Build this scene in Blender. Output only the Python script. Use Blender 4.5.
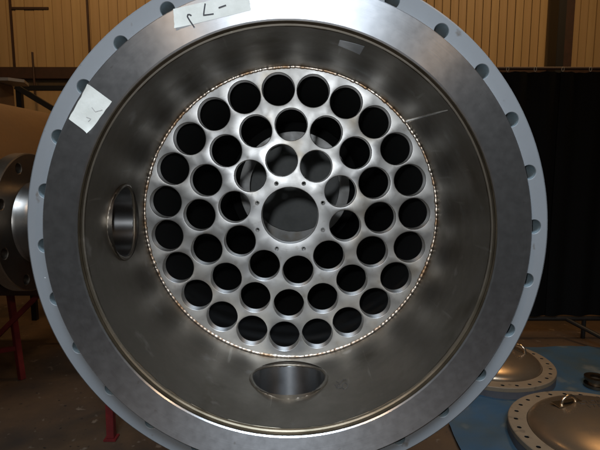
import bpy, bmesh, math, random
from mathutils import Vector, Matrix, noise
random.seed(7)
sc = bpy.context.scene
for o in list(bpy.data.objects): bpy.data.objects.remove(o)
C = sc.collection
PI = math.pi
AX = 1.45                                   # height of the vessel axis above the floor

# ------------------------------------------------------------------ camera
cd = bpy.data.cameras.new('camera'); cam = bpy.data.objects.new('camera', cd); C.objects.link(cam)
cd.sensor_width = 36; cd.lens = 29.1; cd.clip_start = .02; cd.clip_end = 100
cam.location = (.0161, -.805, AX + .1255)
cam.rotation_euler = (PI/2 - .1247, 0, -.0051)
sc.camera = cam
# ------------------------------------------------------------------ world and lamps
w = bpy.data.worlds.new('World'); sc.world = w; w.use_nodes = True
bg = w.node_tree.nodes['Background']; bg.inputs[0].default_value = (.55, .50, .44, 1); bg.inputs[1].default_value = .035
def lamp(name, kind, loc, energy, color, size=.1, aim=None, sy=None):
    l = bpy.data.lights.new(name, kind); o = bpy.data.objects.new(name, l); C.objects.link(o)
    o.location = loc; l.energy = energy; l.color = color
    if kind == 'AREA':
        l.size = size
        if sy: l.shape = 'RECTANGLE'; l.size_y = sy
    else: l.shadow_soft_size = size
    if aim is not None:
        o.rotation_euler = (Vector(aim) - Vector(loc)).to_track_quat('-Z', 'Y').to_euler()
    return o
# the camera's own flash, just beside the lens
lamp('camera_flash', 'POINT', (-.015, -.80, AX + .175), 16.0, (.90, .95, 1.0), .012)
# warm high-bay lamps of the workshop
lamp('high_bay_lamp', 'AREA', (-1.9, -2.6, 4.6), 22, (1, .66, .38), .25, (0, 1, 1))
lamp('high_bay_lamp', 'AREA', (2.9, -2.4, 4.6), 22, (1, .66, .38), .25, (.5, 1, 1))
lamp('high_bay_lamp', 'AREA', (-2.4, 3.6, 5.4), 44, (1, .62, .29), .6, (-2.6, 6.2, 2.0))
lamp('high_bay_lamp', 'AREA', (2.9, 3.4, 5.4), 60, (1, .62, .29), .6, (2.4, 4.2, .5))
# cool roof light of the hall, above and behind the camera
rl = lamp('roof_light', 'AREA', (.2, -2.2, 4.8), 48, (.72, .85, 1.0), 2.6, (0, 0, 1.2), 1.2); rl.data.spread = math.radians(75)
vs = sc.view_settings
vs.view_transform = 'Standard'; vs.look = 'None'; vs.gamma = 1; vs.use_curve_mapping = False; vs.exposure = 0

# ------------------------------------------------------------------ materials
M = {}
def mat(name, col, rough=.5, metal=0., col2=None, nscale=8., lo=.35, hi=.65, rough2=None, bump=0., bscale=60., detail=6., stretch=None, aniso=0., spec=.5, axis='Y'):
    m = bpy.data.materials.new(name); m.use_nodes = True; nt = m.node_tree; N = nt.nodes; L = nt.links
    b = N['Principled BSDF']
    b.inputs['Base Color'].default_value = (*col, 1); b.inputs['Roughness'].default_value = rough; b.inputs['Metallic'].default_value = metal
    b.inputs['Specular IOR Level'].default_value = spec
    tc = N.new('ShaderNodeTexCoord'); vec = tc.outputs['Object']
    if stretch:
        mp = N.new('ShaderNodeMapping'); mp.inputs['Scale'].default_value = stretch; L.new(vec, mp.inputs[0]); vec = mp.outputs[0]
    if col2 or rough2 is not None:
        n = N.new('ShaderNodeTexNoise'); n.inputs['Scale'].default_value = nscale; n.inputs['Detail'].default_value = detail; n.inputs['Roughness'].default_value = .6
        L.new(vec, n.inputs['Vector'])
        mr = N.new('ShaderNodeMapRange'); mr.inputs[1].default_value = lo; mr.inputs[2].default_value = hi; L.new(n.outputs[0], mr.inputs[0])
        if col2:
            mx = N.new('ShaderNodeMix'); mx.data_type = 'RGBA'; mx.inputs[6].default_value = (*col, 1); mx.inputs[7].default_value = (*col2, 1)
            L.new(mr.outputs[0], mx.inputs[0]); L.new(mx.outputs[2], b.inputs['Base Color'])
        if rough2 is not None:
            r = N.new('ShaderNodeMapRange'); r.inputs[3].default_value = rough; r.inputs[4].default_value = rough2
            L.new(mr.outputs[0], r.inputs[0]); L.new(r.outputs[0], b.inputs['Roughness'])
    if bump:
        n2 = N.new('ShaderNodeTexNoise'); n2.inputs['Scale'].default_value = bscale; n2.inputs['Detail'].default_value = 4; L.new(vec, n2.inputs['Vector'])
        bp = N.new('ShaderNodeBump'); bp.inputs['Strength'].default_value = bump; bp.inputs['Distance'].default_value = .002
        L.new(n2.outputs[0], bp.inputs['Height']); L.new(bp.outputs[0], b.inputs['Normal'])
    if aniso:
        b.inputs['Anisotropic'].default_value = aniso
        tg = N.new('ShaderNodeTangent'); b.inputs['Anisotropic Rotation'].default_value = .25; tg.direction_type = 'RADIAL'; tg.axis = axis; L.new(tg.outputs[0], b.inputs['Tangent'])
    M[name] = m
    return m
mat('turned_steel', (.55, .56, .575), .30, 1, (.525, .53, .54), 55, rough2=.335, aniso=.87)
mat('sheet_steel', (.43, .43, .428), .36, 1, (.38, .375, .36), 13, rough2=.47, aniso=.35)
mat('bore_steel', (.85, .84, .82), .42, 1, (.75, .74, .72), 60, aniso=.9)
mat('shell_steel', (.285, .252, .208), .38, 1, (.20, .175, .14), 7, rough2=.52, bump=.03, bscale=9)
mat('shell_shade', (.012, .012, .012), .8, 0)  # near-black: puts the shade behind the tubesheet into the shell colour
mat('weld_steel', (.50, .45, .39), .30, 1, (.30, .19, .11), 26, lo=.42, hi=.6, rough2=.42)
mat('seam_steel', (.66, .64, .60), .22, 1, (.5, .46, .4), 40)
for _n in 'XZ': mat('nozzle_steel_' + _n.lower(), (.32, .32, .32), .34, 1, (.25, .25, .25), 20, rough2=.42, aniso=.82, axis=_n)
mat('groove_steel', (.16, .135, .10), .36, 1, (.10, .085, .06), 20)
mat('end_plate', (.80, .82, .80), .6, 0, (.62, .64, .62), 7)
mat('flange_forging', (.24, .19, .14), .28, 1, (.16, .13, .10), 12, rough2=.40)  # warm tint puts the reflection of the lamp-lit wall into the colour
mat('neck_steel', (.20, .185, .17), .30, 1, (.15, .14, .125), 14, rough2=.38)
mat('grey_paint', (.166, .176, .183), .45, 0, (.147, .156, .163), 6, rough2=.5, bump=.02, bscale=160)
mat('hole_paint', (.15, .19, .205), .55)
mat('masking_tape', (.54, .55, .51), .75, 0, (.46, .47, .43), 30, bump=.15, bscale=150)
mat('clear_tape', (.44, .46, .48), .28, 0, (.34, .36, .38), 60)
mat('marker_ink', (.02, .02, .025), .5)
mat('pencil', (.30, .30, .29), .6)
mat('dark_mark', (.05, .045, .04), .6)
mat('floor_concrete', (.10, .060, .033), .5, 0, (.055, .034, .02), 2.2, rough2=.75, bump=.1, bscale=25)
mat('cladding', (.40, .275, .145), .5, 0, (.36, .25, .12), 3, stretch=(6, 1, .35), rough2=.6)
mat('cladding_b', (.37, .255, .125), .5, 0, (.42, .30, .15), 3, stretch=(6, 1, .35), rough2=.6)
mat('rust_beam', (.05, .022, .014), .6, 0, (.035, .018, .012), 9)
mat('black_steel_and_shade', (.012, .011, .010), .5)  # black steel parts, and the shade in the heads' bolt holes
mat('black_vinyl', (.0035, .0035, .0035), .8, spec=.15, bump=.2, bscale=3)
mat('blue_tarp', (.032, .088, .155), .55, 0, (.05, .082, .10), 2.5, lo=.4, hi=.62, bump=.25, bscale=7)
mat('lid_flange', (.25, .19, .125), .5, 0, (.21, .16, .105), 10, rough2=.6)  # tan puts the warm lamp light into the grey paint's colour
mat('lid_side', (.12, .115, .12), .5, 0, (.09, .085, .09), 10)  # same paint on the sides, without the warm light put in
mat('lid_dome', (.32, .235, .155), .24, .7, (.25, .185, .12), 7, rough2=.36)
mat('lug_steel', (.6, .5, .38), .28, 1)
mat('red_paint', (.18, .015, .015), .5, 0, (.11, .011, .011), 12)
mat('tank_steel', (.33, .225, .13), .45, 1, (.27, .18, .10), 4, rough2=.55)
mat('timber', (.14, .085, .045), .7, 0, (.10, .06, .03), 8)
mat('plate_steel', (.30, .27, .23), .5, 0)

def ramp_rust(m):                      # concentric turning marks for faces turned in a lathe
    nt = M[m].node_tree; N = nt.nodes; L = nt.links; b = N['Principled BSDF']
    tc = N.new('ShaderNodeTexCoord'); sp = N.new('ShaderNodeSeparateXYZ'); L.new(tc.outputs['Object'], sp.inputs[0])
    cx = N.new('ShaderNodeCombineXYZ'); L.new(sp.outputs[0], cx.inputs[0]); L.new(sp.outputs[2], cx.inputs[1])
    ln = N.new('ShaderNodeVectorMath'); ln.operation = 'LENGTH'; L.new(cx.outputs[0], ln.inputs[0])
    n = N.new('ShaderNodeTexNoise'); n.noise_dimensions = '1D'; n.inputs['Scale'].default_value = 420; n.inputs['Detail'].default_value = 3
    L.new(ln.outputs['Value'], n.inputs['W'])
    bp = N.new('ShaderNodeBump'); bp.inputs['Strength'].default_value = .10; bp.inputs['Distance'].default_value = .0005
    L.new(n.outputs[0], bp.inputs['Height']); L.new(bp.outputs[0], b.inputs['Normal'])
ramp_rust('turned_steel'); ramp_rust('sheet_steel')
def chips(m, col, scale, lo, hi, stretch=(1, 1, 1), rough=None):
    nt = M[m].node_tree; N = nt.nodes; L = nt.links; b = N['Principled BSDF']
    tc = N.new('ShaderNodeTexCoord'); mp = N.new('ShaderNodeMapping'); mp.inputs['Scale'].default_value = stretch
    mp.inputs['Rotation'].default_value = (.3, .5, .9) if stretch != (1, 1, 1) else (0, 0, 0)
    L.new(tc.outputs['Object'], mp.inputs[0])
    n = N.new('ShaderNodeTexNoise'); n.inputs['Scale'].default_value = scale; n.inputs['Detail'].default_value = 3; L.new(mp.outputs[0], n.inputs['Vector'])
    r = N.new('ShaderNodeMapRange'); r.inputs[1].default_value = lo; r.inputs[2].default_value = hi; L.new(n.outputs[0], r.inputs[0])
    mx = N.new('ShaderNodeMix'); mx.data_type = 'RGBA'; mx.inputs[7].default_value = (*col, 1); L.new(r.outputs[0], mx.inputs[0])
    old = b.inputs['Base Color']
    if old.is_linked: L.new(old.links[0].from_socket, mx.inputs[6])
    else: mx.inputs[6].default_value = old.default_value
    L.new(mx.outputs[2], old)
chips('grey_paint', (.50, .51, .51), 110, .735, .75); chips('grey_paint', (.10, .09, .08), 38, .68, .76)
chips('sheet_steel', (.34, .33, .31), 60, .62, .74); chips('sheet_steel', (.33, .29, .23), 9, .60, .74)
chips('turned_steel', (.40, .39, .38), 70, .68, .76); chips('shell_steel', (.36, .33, .28), 60, .66, .74, (1, .08, 1)); chips('shell_steel', (.15, .125, .09), 10, .60, .76); chips('shell_steel', (.36, .33, .29), 18, .64, .76)
chips('lid_flange', (.13, .10, .07), 16, .62, .76); chips('floor_concrete', (.03, .022, .016), 1.3, .55, .70); chips('floor_concrete', (.16, .12, .085), 14, .64, .72); chips('floor_concrete', (.02, .015, .012), 26, .66, .72); chips('blue_tarp', (.12, .14, .14), 5, .60, .72)
def reamed(m, st, ax=1, sc_=900):                     # tool rings along the depth of a drilled bore
    nt = M[m].node_tree; N = nt.nodes; L = nt.links; b = N['Principled BSDF']
    tc = N.new('ShaderNodeTexCoord'); sp = N.new('ShaderNodeSeparateXYZ'); L.new(tc.outputs['Object'], sp.inputs[0])
    n = N.new('ShaderNodeTexNoise'); n.noise_dimensions = '1D'; n.inputs['Scale'].default_value = sc_; n.inputs['Detail'].default_value = 2
    L.new(sp.outputs[ax], n.inputs['W'])
    bp = N.new('ShaderNodeBump'); bp.inputs['Strength'].default_value = st; bp.inputs['Distance'].default_value = .001
    L.new(n.outputs[0], bp.inputs['Height']); L.new(bp.outputs[0], b.inputs['Normal'])


# ------------------------------------------------------------------ mesh helpers
def link(name, me, m, parent=None, loc=(0, 0, 0), smooth=True, ang=32):
    if smooth:
        for p in me.polygons: p.use_smooth = True
        me.set_sharp_from_angle(angle=math.radians(ang))
    for k in (m if isinstance(m, (list, tuple)) else [m]): me.materials.append(M[k])
    o = bpy.data.objects.new(name, me); C.objects.link(o); o.location = loc
    if parent: o.parent = parent
    return o
def from_bm(name, bm, m, parent=None, loc=(0, 0, 0), smooth=True, ang=32):
    bmesh.ops.recalc_face_normals(bm, faces=bm.faces)
    me = bpy.data.meshes.new(name); bm.to_mesh(me); bm.free()
    return link(name, me, m, parent, loc, smooth, ang)
def empty(name, loc, label, cat, group=None, rz=0):
    o = bpy.data.objects.new(name, None); C.objects.link(o); o.location = loc; o.rotation_euler = (0, 0, rz); o.empty_display_size = .1
    o['label'] = label; o['category'] = cat
    if group: o['group'] = group
    return o
def frame_of(axis):
    return {'Y': lambda r, a, h: (r*math.cos(a), h, r*math.sin(a)),
            'Z': lambda r, a, h: (r*math.cos(a), r*math.sin(a), h),
            'X': lambda r, a, h: (h, r*math.cos(a), r*math.sin(a))}[axis]
def lathe(prof, n=96, axis='Y', closed=True, bm=None, cap=False):
    bm = bm or bmesh.new(); f = frame_of(axis); rings = []
    for r, h in prof:
        rings.append([bm.verts.new(f(max(r, 1e-5), 2*PI*k/n, h)) for k in range(n)])
    P = len(prof)
    for i in range(P if closed else P-1):
        a, b = rings[i], rings[(i+1) % P]
        for k in range(n): bm.faces.new((a[k], a[(k+1) % n], b[(k+1) % n], b[k]))
    return bm
def tube(path, r, n=8, bm=None, closed=False, rf=None):
    bm = bm or bmesh.new(); pts = [Vector(p) for p in path]; rings = []; P = len(pts); up = None
    for i, p in enumerate(pts):
        if closed: t = pts[(i+1) % P] - pts[i-1]
        else: t = pts[min(i+1, P-1)] - pts[max(i-1, 0)]
        t.normalize()
        if up is None: up = Vector((0, 0, 1)) if abs(t.z) < .9 else Vector((1, 0, 0))
        s = t.cross(up).normalized(); up = s.cross(t).normalized()
        rr = rf(i) if rf else r
        rings.append([bm.verts.new(p + rr*(math.cos(2*PI*k/n)*s + math.sin(2*PI*k/n)*up)) for k in range(n)])
    for i in range(P if closed else P-1):
        a, b = rings[i], rings[(i+1) % P]
        for k in range(n): bm.faces.new((a[k], a[(k+1) % n], b[(k+1) % n], b[k]))
    if not closed: bm.faces.new(rings[0]); bm.faces.new(rings[-1])
    return bm
def box(c, s, bm=None, bev=0., rot=None):
    b2 = bmesh.new(); bmesh.ops.create_cube(b2, size=1)
    for v in b2.verts: v.co = Vector((v.co.x*s[0], v.co.y*s[1], v.co.z*s[2]))
    if bev: bmesh.ops.bevel(b2, geom=list(b2.edges), offset=bev, segments=2, affect='EDGES')
    for v in b2.verts: v.co = (rot @ v.co if rot else v.co) + Vector(c)
    if bm is None: return b2
    me = bpy.data.meshes.new('t'); b2.to_mesh(me); b2.free(); bm.from_mesh(me); bpy.data.meshes.remove(me)
    return bm
def bar(p0, p1, wd, bm=None, bev=.002):
    p0, p1 = Vector(p0), Vector(p1); d = p1 - p0
    return box((p0+p1)/2, (wd, wd, d.length), bm, bev, d.to_track_quat('Z', 'Y').to_matrix())
def plate(outer, inner, holes, h0, h1, axis='Y', ch=.0015, n=128, hn=32, och=.0015, hmat=1, chmat=0, seg=1, skipwall=False):
    """flat plate with chamfered round holes; outer radius, list (x, z, r); front at h0, back at h1"""
    sg = 1 if h1 > h0 else -1
    def pt(x, z, h): return (x, h, z) if axis == 'Y' else (x, z, h)
    bm = bmesh.new()
    def loop(cx, cz, r, h, k): return [bm.verts.new(pt(cx + r*math.cos(2*PI*i/k), cz + r*math.sin(2*PI*i/k), h)) for i in range(k)]
    def band(a, b, mi):
        k = len(a)
        for i in range(k): bm.faces.new((a[i], a[(i+1) % k], b[(i+1) % k], b[i])).material_index = mi
    def close(a):
        return [bm.edges.get((a[i], a[(i+1) % len(a)])) or bm.edges.new((a[i], a[(i+1) % len(a)])) for i in range(len(a))]
    fe, be = [], []
    L = [(0, 0, outer, -1, n)] + ([(0, 0, inner, 1, n)] if inner else []) + [(x, z, r, 1, hn if r < .05 else 72) for x, z, r in holes]
    for j, (x, z, r, s, k) in enumerate(L):
        c = och if j == 0 else ch
        ishole = j >= (2 if inner else 1)
        a = loop(x, z, r + s*c, h0, k); d = loop(x, z, r, h1, k); st = seg if ishole and r > .01 else 1; cur = a
        for q in range(1, st+1):
            t = PI/2*q/st
            b = loop(x, z, r + s*c*(1-math.sin(t)), h0 + sg*c*(1-math.cos(t)), k); band(cur, b, chmat if ishole else 0); cur = b
        fe += close(a); be += close(d)
        if not (ishole and skipwall): band(cur, d, hmat if ishole else 0)
    nv = pt(0, 0, -sg)
    bmesh.ops.triangle_fill(bm, use_beauty=True, use_dissolve=False, edges=fe, normal=nv)
    bmesh.ops.triangle_fill(bm, use_beauty=True, use_dissolve=False, edges=be, normal=[-q for q in nv])
    return bm
def ring_pts(n, R, ph): return [(R*math.cos(math.radians(ph - 360*k/n)), R*math.sin(math.radians(ph - 360*k/n))) for k in range(n)]

# ------------------------------------------------------------------ setting
bm = bmesh.new(); bmesh.ops.create_grid(bm, x_segments=2, y_segments=2, size=7)
fl = from_bm('floor', bm, 'floor_concrete', None, (0, 1.5, 0), False); fl['kind'] = 'structure'
WY = 6.0
bm = box((0, WY+.10, 2.6), (13.6, .06, 5.2)); wall = from_bm('wall', bm, 'cladding', None); wall['kind'] = 'structure'
x = -6.4; i = 0; shared = {}
while x < 6.4:
    right = x > 0
    wd = .11 if right else .125
    key = (right, i % 3 == 0)
    if key not in shared:
        b = box((0, 0, 0), (wd-(.008 if right else .004), .03, 3.8), bev=.004)
        bmesh.ops.recalc_face_normals(b, faces=b.faces); me = bpy.data.meshes.new('board'); b.to_mesh(me); b.free()
        me.materials.append(M['cladding_b' if key[1] else 'cladding']); shared[key] = me
    o = bpy.data.objects.new('board', shared[key]); C.objects.link(o); o.parent = wall
    o.location = (x + wd/2, WY + .05 + random.uniform(-.004, .004), AX + 1.32 + 1.9)
    x += wd; i += 1
o = from_bm('skirt_panel', box((0, WY+.045, (AX+1.24)/2), (12.8, .03, AX+1.22), bev=.004), 'cladding', wall)
b = box((0, WY+.0, AX + 1.345), (12.8, .12, .155), bev=.006); from_bm('wall_rail', b, 'rust_beam', wall)
for px in (-3.83, -2.80): from_bm('panel_seam', box((px, WY+.024, AX+3.2), (.030, .02, 3.6), bev=.003), 'rust_beam', wall)
from_bm('panel_seam', box((-3.57, WY+.026, AX+2.2), (.50, .02, .03), bev=.003), 'rust_beam', wall)
col = empty('steel_column', (3.49, WY-.2, 0), 'dark steel column against the tan wall above the black screen', 'column')
b = bmesh.new(); box((-.085, 0, 2.6), (.03, .2, 5.2), b); box((.10, 0, 2.6), (.13, .2, 5.2), b)
from_bm('column_flange', box((-.07, 0, 2.6), (.10, .22, 5.2), bev=.004), 'black_steel_and_shade', col)
from_bm('column_web', box((.06, .04, 2.6), (.15, .12, 5.2), bev=.004), 'rust_beam', col); b.free()
pole = from_bm('hanging_pole', tube([(-3.5, WY-.12, AX+.98), (-3.5, WY-.12, AX+1.60)], .014), 'rust_beam')
pole['label'] = 'thin upright rusty rod in front of the dark wall rail'; pole['category'] = 'rod'

# ------------------------------------------------------------------ the vessel
V = empty('heat_exchanger_shell', (0, 0, AX), 'large open steel heat exchanger end with round tubesheet and grey bolted flange ring', 'heat exchanger')
RB, RO, YS = .35, .362, .345
# shell with two nozzle openings
prof = [(RB, .021)] + [(RB, y) for y in (.06, .1, .15, .2, .25, .3, .34, .40, .6, 1, 1.4, 1.8, 2.3)] + [(RO, 2.3), (RO, .40), (RO, .03), (.358, .021)]
bm = lathe(prof, 160)
me = bpy.data.meshes.new('shell'); bmesh.ops.recalc_face_normals(bm, faces=bm.faces); bm.to_mesh(me); bm.free()
shell = bpy.data.objects.new('shell', me); C.objects.link(shell)
LN = (.200, .006, .072); BN = (.2165, -.003, .079)          # (depth, height or side, bore radius)
cut = []
for kind in ('L', 'B'):
    bm = bmesh.new()
    if kind == 'L': lathe([(LN[2]+.004, -.5), (LN[2]+.004, -.2)], 64, 'X', False, bm); off = Vector((0, LN[0], LN[1]))
    else: lathe([(BN[2]+.004, -.5), (BN[2]+.004, -.2)], 64, 'Z', False, bm); off = Vector((BN[1], BN[0], 0))
    bmesh.ops.holes_fill(bm, edges=bm.edges); bmesh.ops.recalc_face_normals(bm, faces=bm.faces)
    for v in bm.verts: v.co += off
    m2 = bpy.data.meshes.new('c'); bm.to_mesh(m2); bm.free(); co = bpy.data.objects.new('c', m2); C.objects.link(co); cut.append(co)
    md = shell.modifiers.new('b', 'BOOLEAN'); md.object = co; md.operation = 'DIFFERENCE'; md.solver = 'EXACT'
bpy.context.view_layer.update()
me2 = bpy.data.meshes.new_from_object(shell.evaluated_get(bpy.context.evaluated_depsgraph_get()))
for o in [shell] + cut: bpy.data.objects.remove(o)
shell = link('shell', me2, ['shell_steel', 'shell_shade'], V)
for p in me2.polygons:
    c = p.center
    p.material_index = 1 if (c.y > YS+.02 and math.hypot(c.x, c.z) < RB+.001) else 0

nl = []
for p in me2.polygons:
    for vi in p.vertices:
        co = me2.vertices[vi].co; rd = Vector((co.x, 0, co.z)).normalized()
        d = p.normal.dot(rd)
        nl.append(rd*(1 if d > 0 else -1) if abs(d) > .97 else p.normal.copy())
me2.normals_split_custom_set(nl)

# machined stub ring: turned face, chamfered edges, groove at the root
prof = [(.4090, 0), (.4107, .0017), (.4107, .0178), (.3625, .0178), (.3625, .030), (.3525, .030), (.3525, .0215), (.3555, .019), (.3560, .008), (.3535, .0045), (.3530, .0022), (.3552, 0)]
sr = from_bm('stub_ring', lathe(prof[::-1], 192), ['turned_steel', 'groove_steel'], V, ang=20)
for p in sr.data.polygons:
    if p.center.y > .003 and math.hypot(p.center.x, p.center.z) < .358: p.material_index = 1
sr['label'] = 'bright machined steel ring around the bore'
def bead(R, y, r0, scales, seed, lean=0., sub=6, amp=.35):
    rnd = random.Random(seed); sz = [rnd.uniform(.86, 1.12) for _ in range(scales)]; jit = [rnd.uniform(-1, 1) for _ in range(scales)]
    sz = [q*(1 + .38*noise.noise(Vector((math.cos(2*PI*i/scales)*4, math.sin(2*PI*i/scales)*4, seed)))) for i, q in enumerate(sz)]
    n = scales*sub; bm = bmesh.new(); rings = []
    for i in range(n):
        s = i//sub; u = (i % sub)/sub
        rr = r0*sz[s]*(1 - amp + amp*math.sin(PI*min(1, u*1.15+.12))**.6) ; a = 2*PI*(i)/n
        Rc = R + jit[s]*r0*.12; yc = y + jit[s]*r0*.10
        ring = []
        for k in range(10):
            t = 2*PI*k/10
            ring.append(bm.verts.new(((Rc+rr*math.cos(t)*1.25)*math.cos(a + lean*abs(math.cos(t))/n*sub), yc + rr*math.sin(t)*.8, (Rc+rr*math.cos(t)*1.25)*math.sin(a + lean*abs(math.cos(t))/n*sub))))
        rings.append(ring)
    for i in range(n):
        A, B = rings[i], rings[(i+1) % n]
        for k in range(10): bm.faces.new((A[k], A[(k+1) % 10], B[(k+1) % 10], B[k]))
    return bm
o = from_bm('weld_bead', bead(.3482, YS+.0004, .0040, 200, 3, .6, 6, .16), 'weld_steel', V, ang=180); o['label'] = 'bright rippled weld bead around the tubesheet edge'
from_bm('weld_bead', bead(.3520, .0235, .0022, 90, 5, 0, 4, .10), 'groove_steel', V, ang=180)

# tubesheet
TH = .026; HR = .0374
holes = [(x-.002, z+.002, HR) for n, R, ph in ((23, .2968, 110.7), (16, .2155, 111.6), (10, .134, 98.3)) for x, z in ring_pts(n, R, ph)]
centre = [(-.0019, .0042, .0675)]
small = [(x-.0015, z+.002, .0036) for x, z in ring_pts(8, .0845, 112.5)]
o = from_bm('tubesheet', plate(.3488, 0, holes + centre + small, YS, YS+TH, 'Y', .0018, 192, 40, .001, hmat=1, chmat=0, seg=4, skipwall=True), ['sheet_steel', 'bore_steel'], V, ang=20)
o['label'] = 'perforated round steel tubesheet with rings of open holes'
sheet = o; sleeves = {}
for hx, hz, hr in holes + centre + small:
    if hr not in sleeves:
        b = lathe([(hr, .0018), (hr, TH*.5), (hr, TH)], 56 if hr > .01 else 16, 'Y', False)
        bmesh.ops.recalc_face_normals(b, faces=b.faces)
        me = bpy.data.meshes.new('hole_bore'); b.to_mesh(me); b.free(); me.materials.append(M['bore_steel'])
        for p in me.polygons: p.use_smooth = True
        me.flip_normals(); sleeves[hr] = me
    q = bpy.data.objects.new('hole_bore', sleeves[hr]); C.objects.link(q); q.parent = sheet; q.location = (hx, YS, hz)

# lengthwise seam weld of the shell
a0, a1 = math.radians(39.9), math.radians(38.4); path = []
for i in range(70):
    t = i/69; a = a0 + (a1-a0)*t + random.uniform(-.0006, .0006); y = YS-.004 - t*.30
    path.append(((RB+.0012)*math.cos(a), y, (RB+.0012)*math.sin(a)))
from_bm('seam_weld', tube(path, .003, 8, rf=lambda i: .0050*(1-.65*i/69)*(1+.10*(i % 2))), 'seam_steel', V, ang=180)

# painted backing flange with 28 bolt holes
bolts = [(x+.0022, z+.0028, .0122) for x, z in ring_pts(28, .4200, 2.2)]
o = from_bm('flange_ring', plate(.4473, .3640, bolts, .0185, .075, 'Y', .0008, 192, 28, .0030, hmat=1, chmat=0), ['grey_paint', 'hole_paint'], V, ang=25)
o['label'] = 'blue-grey painted backing flange ring with bolt holes'

# nozzles
def nozzle(kind):
    dep, off, r = LN if kind == 'L' else BN
    ro = r + .0075; n = 64; xf = .530
    def P(rad, a, h):                       # h measured outwards from the axis
        u, v = rad*math.cos(a), rad*math.sin(a)
        return (-h, dep+u, off+v) if kind == 'L' else (off+v, dep+u, -h)
    def surf(rad, a, R):
        v = off + rad*math.sin(a); return math.sqrt(R*R - v*v)
    bm = bmesh.new(); rings = []
    for rad, h in ((r+.0012, None), (r, None), (r, .40), (r, xf+.030), (r+.045, xf+.030)):
        rings.append([bm.verts.new(P(rad, 2*PI*k/n, (surf(rad, 2*PI*k/n, RB) + (0.0 if rad > r else .0012)) if h is None else h)) for k in range(n)])
    for i in range(4):
        for k in range(n): bm.faces.new((rings[i][k], rings[i][(k+1) % n], rings[i+1][(k+1) % n], rings[i+1][k]))
    # outside of the pipe, hub
    nz = from_bm('nozzle', bm, 'nozzle_steel_x' if kind == 'L' else 'nozzle_steel_z', V, ang=40); bm = bmesh.new()
    rings = []
    for rad, h in ((ro, .34), (ro, .46), (ro, .49), (ro+.001, xf-.006), (ro+.004, xf)):
        rings.append([bm.verts.new(P(rad, 2*PI*k/n, h)) for k in range(n)])
    for i in range(4):
        for k in range(n): bm.faces.new((rings[i][k], rings[i][(k+1) % n], rings[i+1][(k+1) % n], rings[i+1][k]))
    from_bm('neck', bm, 'neck_steel', nz, ang=40)
    nz['label'] = 'side nozzle opening in the left of the bore' if kind == 'L' else 'nozzle opening in the bottom of the bore'
    # nozzle flange, with its eight holes
    OD = r*.0 + .142; hb = [(x, z, .0105) for x, z in ring_pts(8, .1205, 22.5)]
    pb = plate(OD, r+.002, hb, 0, .026, 'Z', .001, 96, 20, .002, hmat=0)
    for v in pb.verts:
        x, z, h = v.co; v.co = Vector((-(xf+h), dep+x, off+z) if kind == 'L' else (off+z, dep+x, -(xf+h)))
    from_bm('nozzle_flange', pb, 'flange_forging', nz, ang=25)
    # fillet weld on the bore edge
    path = []; rnd = random.Random(9)
    for k in range(110):
        a = 2*PI*k/110; rad = r+.0042; h = surf(rad, a, RB) - .0002
        path.append(P(rad + rnd.uniform(-.0004, .0004), a, h))
    from_bm('fillet_weld', tube(path, .0035, 8, closed=True, rf=lambda i: .0040*(1+.10*(i % 2) + .2*math.sin(i*.31)*math.sin(i*.13))), 'shell_steel', nz, ang=180)
    # far end of the nozzle is left open
    return nz
nzl = nozzle('L'); nzb = nozzle('B')

# far end: support ring and dished head seen through the holes
FY = 1.85
o = from_bm('support_ring', lathe([(.300, FY), (.300, FY+.02), (.245, FY+.02), (.245, FY)], 96), 'sheet_steel', V)
b = lathe([(.350, FY+.012), (.350, FY+.018), (.300, FY+.018), (.300, FY+.012)], 96); from_bm('shade_plate', b, 'shell_shade', V)  # black plate added for the shade between support ring and shell
from_bm('end_plate', lathe([(1e-4, 2.29), (.349, 2.29), (.349, 2.31), (1e-4, 2.31)], 96), 'end_plate', V)

# tape labels and their handwriting
def tape(name, pts, m, label, y=-.0004):
    bm = bmesh.new(); rnd = random.Random(len(label)); nu, nv = 16, 8; G = {}
    je = {k: rnd.uniform(-.0007, .0007) for k in range(60)}
    for lay in (0, 1):
        for i in range(nu+1):
            for j in range(nv+1):
                u, v = i/nu, j/nv
                x = (pts[0][0]*(1-u)+pts[1][0]*u)*(1-v) + (pts[3][0]*(1-u)+pts[2][0]*u)*v
                z = (pts[0][1]*(1-u)+pts[1][1]*u)*(1-v) + (pts[3][1]*(1-u)+pts[2][1]*u)*v
                if i in (0, nu): x += je[j + (20 if i else 0)]
                lift = .0006*abs(noise.noise(Vector((x*60, z*60, 3)))) + .0045*max(0, u+v-1.62)**2*8 + .003*max(0, .25-u-v*.5)**2*16
                G[lay, i, j] = bm.verts.new((x, y + .00035*lay - lift, z))
    for lay in (0, 1):
        for i in range(nu):
            for j in range(nv): bm.faces.new((G[lay, i, j], G[lay, i+1, j], G[lay, i+1, j+1], G[lay, i, j+1]))
    for i in range(nu):
        for j in (0, nv): bm.faces.new((G[0, i, j], G[0, i+1, j], G[1, i+1, j], G[1, i, j]))
    for j in range(nv):
        for i in (0, nu): bm.faces.new((G[0, i, j], G[0, i, j+1], G[1, i, j+1], G[1, i, j]))
    o = from_bm(name, bm, m, V); o['label'] = label; return o
def strokes(parent, lines, wd, m, y):
    for L in lines:
        pts = []
        for i in range(len(L)-1):
            for k in range(5):
                t = k/5; pts.append((L[i][0]*(1-t)+L[i+1][0]*t, y, L[i][1]*(1-t)+L[i+1][1]*t))
        pts.append((L[-1][0], y, L[-1][1]))
        b = tube(pts, wd, 6)
        for v in b.verts: v.co.y = y + (v.co.y-y)*.12
        from_bm('pen_stroke', b, m, parent)
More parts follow.
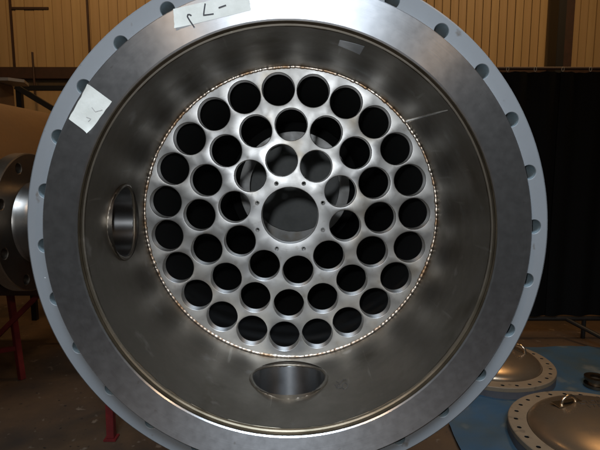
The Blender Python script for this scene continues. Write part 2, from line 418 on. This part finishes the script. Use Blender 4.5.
t1 = tape('masking_tape', [(-.179, .3392), (-.0577, .3674), (-.0618, .3949), (-.1803, .3691)], 'masking_tape', 'strip of pale masking tape with black handwriting upside down')
strokes(t1, [[(-.1518, .3590), (-.1545, .3606), (-.1573, .3606), (-.1582, .3576), (-.1544, .3512), (-.1475, .3411)], [(-.1295, .3773), (-.1312, .368), (-.1325, .3596), (-.124, .3605), (-.1164, .3617)], [(-.1085, .3708), (-.0966, .3748)]], .00125, 'marker_ink', -.0009)
t2 = tape('masking_tape', [(-.3206, .2533), (-.2841, .226), (-.3248, .175), (-.3558, .1986)], 'masking_tape', 'square of pale masking tape with faint pencil marks')
strokes(t2, [[(-.3168, .2169), (-.3114, .2099), (-.2998, .2127)], [(-.3263, .2014), (-.3192, .1986), (-.3238, .1943)]], .0006, 'pencil', -.0009)
bm = bmesh.new(); g = {}
for lay in (0, 1):
    for i in range(9):
        for j in range(4):
            u, v = i/8, j/3
            a = math.radians(75.2 + (68.15-75.2)*u); y0 = .0626 + (.0507-.0626)*u; y1 = .1016 + (.1129-.1016)*u
            R = RB - .0006 - .0004*lay; g[lay, i, j] = bm.verts.new((R*math.cos(a), y0+(y1-y0)*v, R*math.sin(a)))
for lay in (0, 1):
    for i in range(8):
        for j in range(3): bm.faces.new((g[lay, i, j], g[lay, i+1, j], g[lay, i+1, j+1], g[lay, i, j+1]))
for i in range(8):
    for j in (0, 3): bm.faces.new((g[0, i, j], g[0, i+1, j], g[1, i+1, j], g[1, i, j]))
for j in range(3):
    for i in (0, 8): bm.faces.new((g[0, i, j], g[0, i, j+1], g[1, i, j+1], g[1, i, j]))
o = from_bm('tape_strip', bm, 'clear_tape', V); o['label'] = 'small pale grey strip of tape inside the bore'
# grease-pencil scrawl on the shell
def on_shell(L): return [((RB-.0004)*math.cos(math.radians(a)), y, (RB-.0004)*math.sin(math.radians(a))) for a, y in L]
def circ_s(a, y, ra, ry): return [(a + ra*math.cos(t*.55), y + ry*math.sin(t*.55)) for t in range(12)]
for L in (circ_s(-71.0, .150, 1.0, .013), [(-74.3, .168), (-73.2, .150), (-72.2, .146)], [(-73.6, .181), (-72.6, .168), (-71.2, .181), (-70, .176)], circ_s(-73.2, .158, .7, .009)):
    from_bm('pen_stroke', tube(on_shell(L), .0009, 5), 'dark_mark', V)

# ------------------------------------------------------------------ flanged heads on the floor
def lid(loc, R, hn, rz, label, lugs):
    t = empty('flanged_head', loc, label, 'vessel head', 'flanged heads lying on the tarp', rz)
    zt = .085
    hb = [(x, z, .0125) for x, z in ring_pts(hn, R*.915, 4)]
    from_bm('rim', plate(R, R*.80, hb, zt, zt-.030, 'Z', .001, 128, 16, .004, hmat=1), ['lid_flange', 'black_steel_and_shade'], t, ang=25)  # hole walls coloured black to give the bolt holes their shade
    from_bm('rim_side', lathe([(R-.001, zt-.0305), (R-.001, .004), (R*.81, .004), (R*.81, zt-.0305)], 128, 'Z'), 'lid_side', t)
    a = R*.80-.001; prof = [(a, zt-.03), (a, zt-.008)] + [(a*math.cos(q), zt-.008 + .115*math.sin(q)) for q in [PI/2*k/14 for k in range(1, 15)]]
    from_bm('dome', lathe(prof, 96, 'Z', False), 'lid_dome', t)
    def top(x, y): return zt-.008 + .115*math.sqrt(max(0, 1-(x*x+y*y)/a/a))
    for x, y, ang, sz in lugs:
        c, s = math.cos(ang), math.sin(ang); z = top(x, y)
        path = [(x - sz*c, y - sz*s, top(x-sz*c, y-sz*s)-.006)] + [(x + sz*c*math.cos(PI-PI*k/10), y + sz*s*math.cos(PI-PI*k/10), z + sz*.9*math.sin(PI*k/10)) for k in range(1, 10)] + [(x + sz*c, y + sz*s, top(x+sz*c, y+sz*s)-.006)]
        from_bm('lifting_lug', tube(path, .010, 8), 'lug_steel', t, ang=60)
    return t, top

near, topn = lid((1.740, 1.719, .006), .511, 30, 0, 'nearer of the two flanged domed heads, a lug and scrawl on its bronze dome', [(-.13, .17, .25, .05)])
far, topf = lid((1.469, 2.733, .006), .467, 28, 0, 'farther flanged domed head, half hidden behind the grey flange ring', [(.10, .20, -.45, .055), (.22, -.02, -.9, .05)])
# weld pad, pointed tab and scrawl on the near dome
from_bm('lug_pad', box((-.13, .17, topn(-.13, .17)+.001), (.19, .07, .006), bev=.002, rot=Matrix.Rotation(.25, 3, 'Z')), 'lug_steel', near)
b = bmesh.new(); pv = [b.verts.new(p) for p in ((-.36, .16, .089), (-.20, .20, .122), (-.24, .13, .122), (-.36, .16, .102), (-.20, .20, .134), (-.24, .13, .134))]
for f in ((0, 1, 2), (3, 5, 4), (0, 3, 4, 1), (1, 4, 5, 2), (2, 5, 3, 0)): b.faces.new([pv[i] for i in f])
from_bm('bracket', b, 'black_steel_and_shade', near, smooth=False)
for r_ in range(2):
    for k in range(6):
        x, y = -.06 + k*.028 + .01*(r_), .16 - r_*.055 + .004*k
        p = [(x + dx*.011, y + dy*.018, topn(x+dx*.011, y+dy*.018)+.0008) for dx, dy in random.choice([((-1, 1), (-1, -1), (1, -1)), ((-1, -1), (0, 1), (1, -1)), ((-1, 1), (1, 1), (0, -1)), ((0, 1), (0, -1))])]
        from_bm('pen_stroke', tube(p, .0018, 5), 'dark_mark', near)

# tarp with soft wrinkles
poly = [(.84, .7), (.93, 1.95), (1.95, 3.24), (4.3, 3.10), (4.3, .7)]
bm = bmesh.new(); NX, NY = 70, 60; gv = []
for j in range(NY+1):
    t = j/NY; y = .7 + t*2.5
    if y < 1.95: xl = .84 + .09*(y-.7)/1.25
    else: xl = .93 + 1.02*(y-1.95)/1.25
    row = []
    for i in range(NX+1):
        x = xl + (4.3-xl)*i/NX
        z = .006 + .016*(1-abs(noise.noise(Vector((x*2.6+y*.8, y*2.3-x*.5, 0)))))**6 + .008*abs(noise.noise(Vector((x*9, y*7, 2))))
        row.append(bm.verts.new((x + .02*noise.noise(Vector((y*4, 0, 5))), y + .02*noise.noise(Vector((x*4, 3, 0))), z)))
    gv.append(row)
for j in range(NY):
    for i in range(NX): bm.faces.new((gv[j][i], gv[j][i+1], gv[j+1][i+1], gv[j+1][i]))
r = bmesh.ops.extrude_face_region(bm, geom=list(bm.faces))
for v in r['geom']:
    if isinstance(v, bmesh.types.BMVert): v.co.z -= .003
tarp = from_bm('tarpaulin', bm, 'blue_tarp'); tarp['label'] = 'wrinkled blue plastic tarp spread on the floor under the domed heads'; tarp['category'] = 'tarp'

# welding screen
SY = 3.45; S = empty('welding_screen', (2.5, SY, 0), 'black welding curtain in a dark tube frame in front of the wall', 'screen')
def sf(name, p, q, r=.019, m='black_steel_and_shade'): return from_bm(name, tube([Vector(p)-Vector((2.5, SY, 0)), Vector(q)-Vector((2.5, SY, 0))], r, 10), m, S)
zt, zb, x0, x1 = AX+.935, .185, 1.25, 3.75
sf('top_rail', (x0, SY, zt), (x1, SY, zt), .014, 'rust_beam'); sf('bottom_rail', (x0, SY, zb), (x1, SY, zb), .022)
for px in (x0, 2.62, x1):
    sf('post', (px, SY, 0.0), (px, SY, zt if px != 2.62 else zb))
    sf('foot_strut', (px-.17, SY, zb-.002), (px+.18, SY-.62, .02))
ns = 5
for s in range(ns):
    xa = x0 + .03 + (x1-x0-.06)*s/ns; xb = x0 + .03 + (x1-x0-.06)*(s+1)/ns + .03
    bm = bmesh.new(); rows = []
    for side in (0, 1):
        rw = []
        for i in range(25):
            u = i/24; x = xa + (xb-xa)*u; y = SY - .01 + .022*math.sin(u*13 + s*1.7) + .004*side - .012*(s % 2)
            rw.append((bm.verts.new((x-2.5, y-SY, zt-.03 - .006*math.sin(u*PI*6)**2)), bm.verts.new((x-2.5, y*1.0-SY, zb+.03))))
        rows.append(rw)
    for i in range(24):
        for rw in rows: bm.faces.new((rw[i][0], rw[i+1][0], rw[i+1][1], rw[i][1]))
        for e in (0, 1): bm.faces.new((rows[0][i][e], rows[0][i+1][e], rows[1][i+1][e], rows[1][i][e]))
    for i in (0, 24): bm.faces.new((rows[0][i][0], rows[0][i][1], rows[1][i][1], rows[1][i][0]))
    from_bm('curtain', bm, 'black_vinyl', S)
for k in range(11):
    x = x0+.08 + k*.235
    from_bm('hook', tube([(x-2.5 + .010*math.cos(t), -.016, zt-.010 + .018*math.sin(t)) for t in [2*PI*q/14 for q in range(14)]], .0035, 6, closed=True), 'plate_steel', S)

# tank on its red trestle, far left
T = empty('storage_tank', (-2.6, 3.05, AX), 'tan steel cylinder lying behind the left nozzle flange', 'tank')
TR = .5; a = [(TR, -1.7), (TR, 1.05)] + [(TR*math.cos(q), 1.05 + .16*math.sin(q)) for q in [PI/2*k/10 for k in range(1, 11)]]
from_bm('tank_body', lathe(a, 96, 'X', False), 'tank_steel', T)
from_bm('seam_weld', bead(.5, 0, .004, 200, 4, 0, 2), 'tank_steel', T); T.children[-1].rotation_euler = (0, 0, PI/2); T.children[-1].location = (.72, 0, 0)
for px in (-.9, .45): from_bm('saddle', box((px, 0, -.60), (.14, .80, .26), bev=.01), 'black_steel_and_shade', T)
tr = empty('trestle', (-2.1, 2.85, 0), 'red steel trestle under the tan tank at far left', 'trestle')
def lp(p): return (p[0]+2.1, p[1]-2.85, p[2])
from_bm('beam', box((-.25, .15, AX-.765), (1.5, .9, .07), bev=.006), 'rust_beam', tr)
for p, q in (((-2.09, 2.66, AX-.73), (-2.02, 2.62, .0)), ((-2.75, 2.66, AX-.73), (-2.75, 2.62, 0)), ((-2.03, 3.30, AX-.73), (-2.03, 3.34, 0)), ((-2.75, 3.30, AX-.73), (-2.75, 3.34, 0))):
    from_bm('leg', bar(lp(p), lp(q), .040), 'red_paint', tr)
for p, q in (((-1.84, 2.60, AX-.80), (-2.45, 2.60, .06)), ((-2.03, 2.63, .24), (-2.75, 2.63, .12))):
    from_bm('brace', bar(lp(p), lp(q), .034), 'red_paint', tr)
blk = from_bm('timber_block', box((0, 0, .12), (.18, .24, .25), bev=.006), 'timber', None, (-2.33, 3.05, AX+.495)); blk['label'] = 'brown timber block standing on the tan tank'; blk['category'] = 'block'
b = bmesh.new(); pv = []
for z in (0, .022):
    pv.append([b.verts.new(p) for p in ((-.4, -.14, z), (.20, -.14, z), (.27, -.05, z), (.20, .14, z), (-.4, .14, z))])
b.faces.new(pv[0]); b.faces.new(pv[1])
for i in range(5): b.faces.new((pv[0][i], pv[0][(i+1) % 5], pv[1][(i+1) % 5], pv[1][i]))
pt = from_bm('steel_plate', b, 'plate_steel', None, (-2.33, 3.05, AX+.742), False); pt['label'] = 'grey steel plate with a pointed end lying on the timber block'; pt['category'] = 'plate'

# black rack frame behind the tank
K = empty('steel_rack', (-2.1, 4.0, 0), 'black steel rack frame with a diagonal brace behind the tank', 'rack')
for p, q in (((-.56, 0, 0), (-.56, 0, AX+.86)), ((.75, 0, 0), (.75, 0, AX+.86))): from_bm('post', bar(p, q, .05), 'black_steel_and_shade', K)
from_bm('rail', bar((-.6, .03, AX+.855), (.8, .03, AX+.855), .045), 'black_steel_and_shade', K)
from_bm('brace', bar((-.57, -.03, AX+.86), (.1, -.03, AX+.45), .05), 'black_steel_and_shade', K)

# stand under the vessel
s = empty('pipe_stand', (-.2, 1.85, 0), 'red steel stand under the big vessel, one foot showing below the flange', 'stand')
from_bm('beam', box((-.05, 0, AX-.42), (1.85, .10, .09), bev=.006), 'red_paint', s)
for px, dy in ((-.86, -.02), (-.86, .42), (.78, -.02), (.78, .42)):
    from_bm('leg', bar((px, 0 if dy < .1 else .03, AX-.46), (px, dy, .012), .042), 'red_paint', s)
    from_bm('foot', box((px, dy, .006), (.07, .07, .012), bev=.002), 'red_paint', s)
# short flanged pipe piece on the tarp at the right edge
sp = empty('pipe_stub', (2.13, 2.46, .012), 'short dark flanged pipe piece lying on the blue tarp at right edge', 'pipe')
from_bm('pipe', lathe([(.04, .02), (.04, .05), (.05, .05), (.05, .02)], 40, 'Z'), 'lid_dome', sp)
from_bm('flange', lathe([(.04, .05), (.075, .05), (.075, .07), (.04, .07)], 40, 'Z'), 'flange_forging', sp)
from_bm('flange', lathe([(.04, 0), (.075, 0), (.075, .02), (.04, .02)], 40, 'Z'), 'flange_forging', sp)
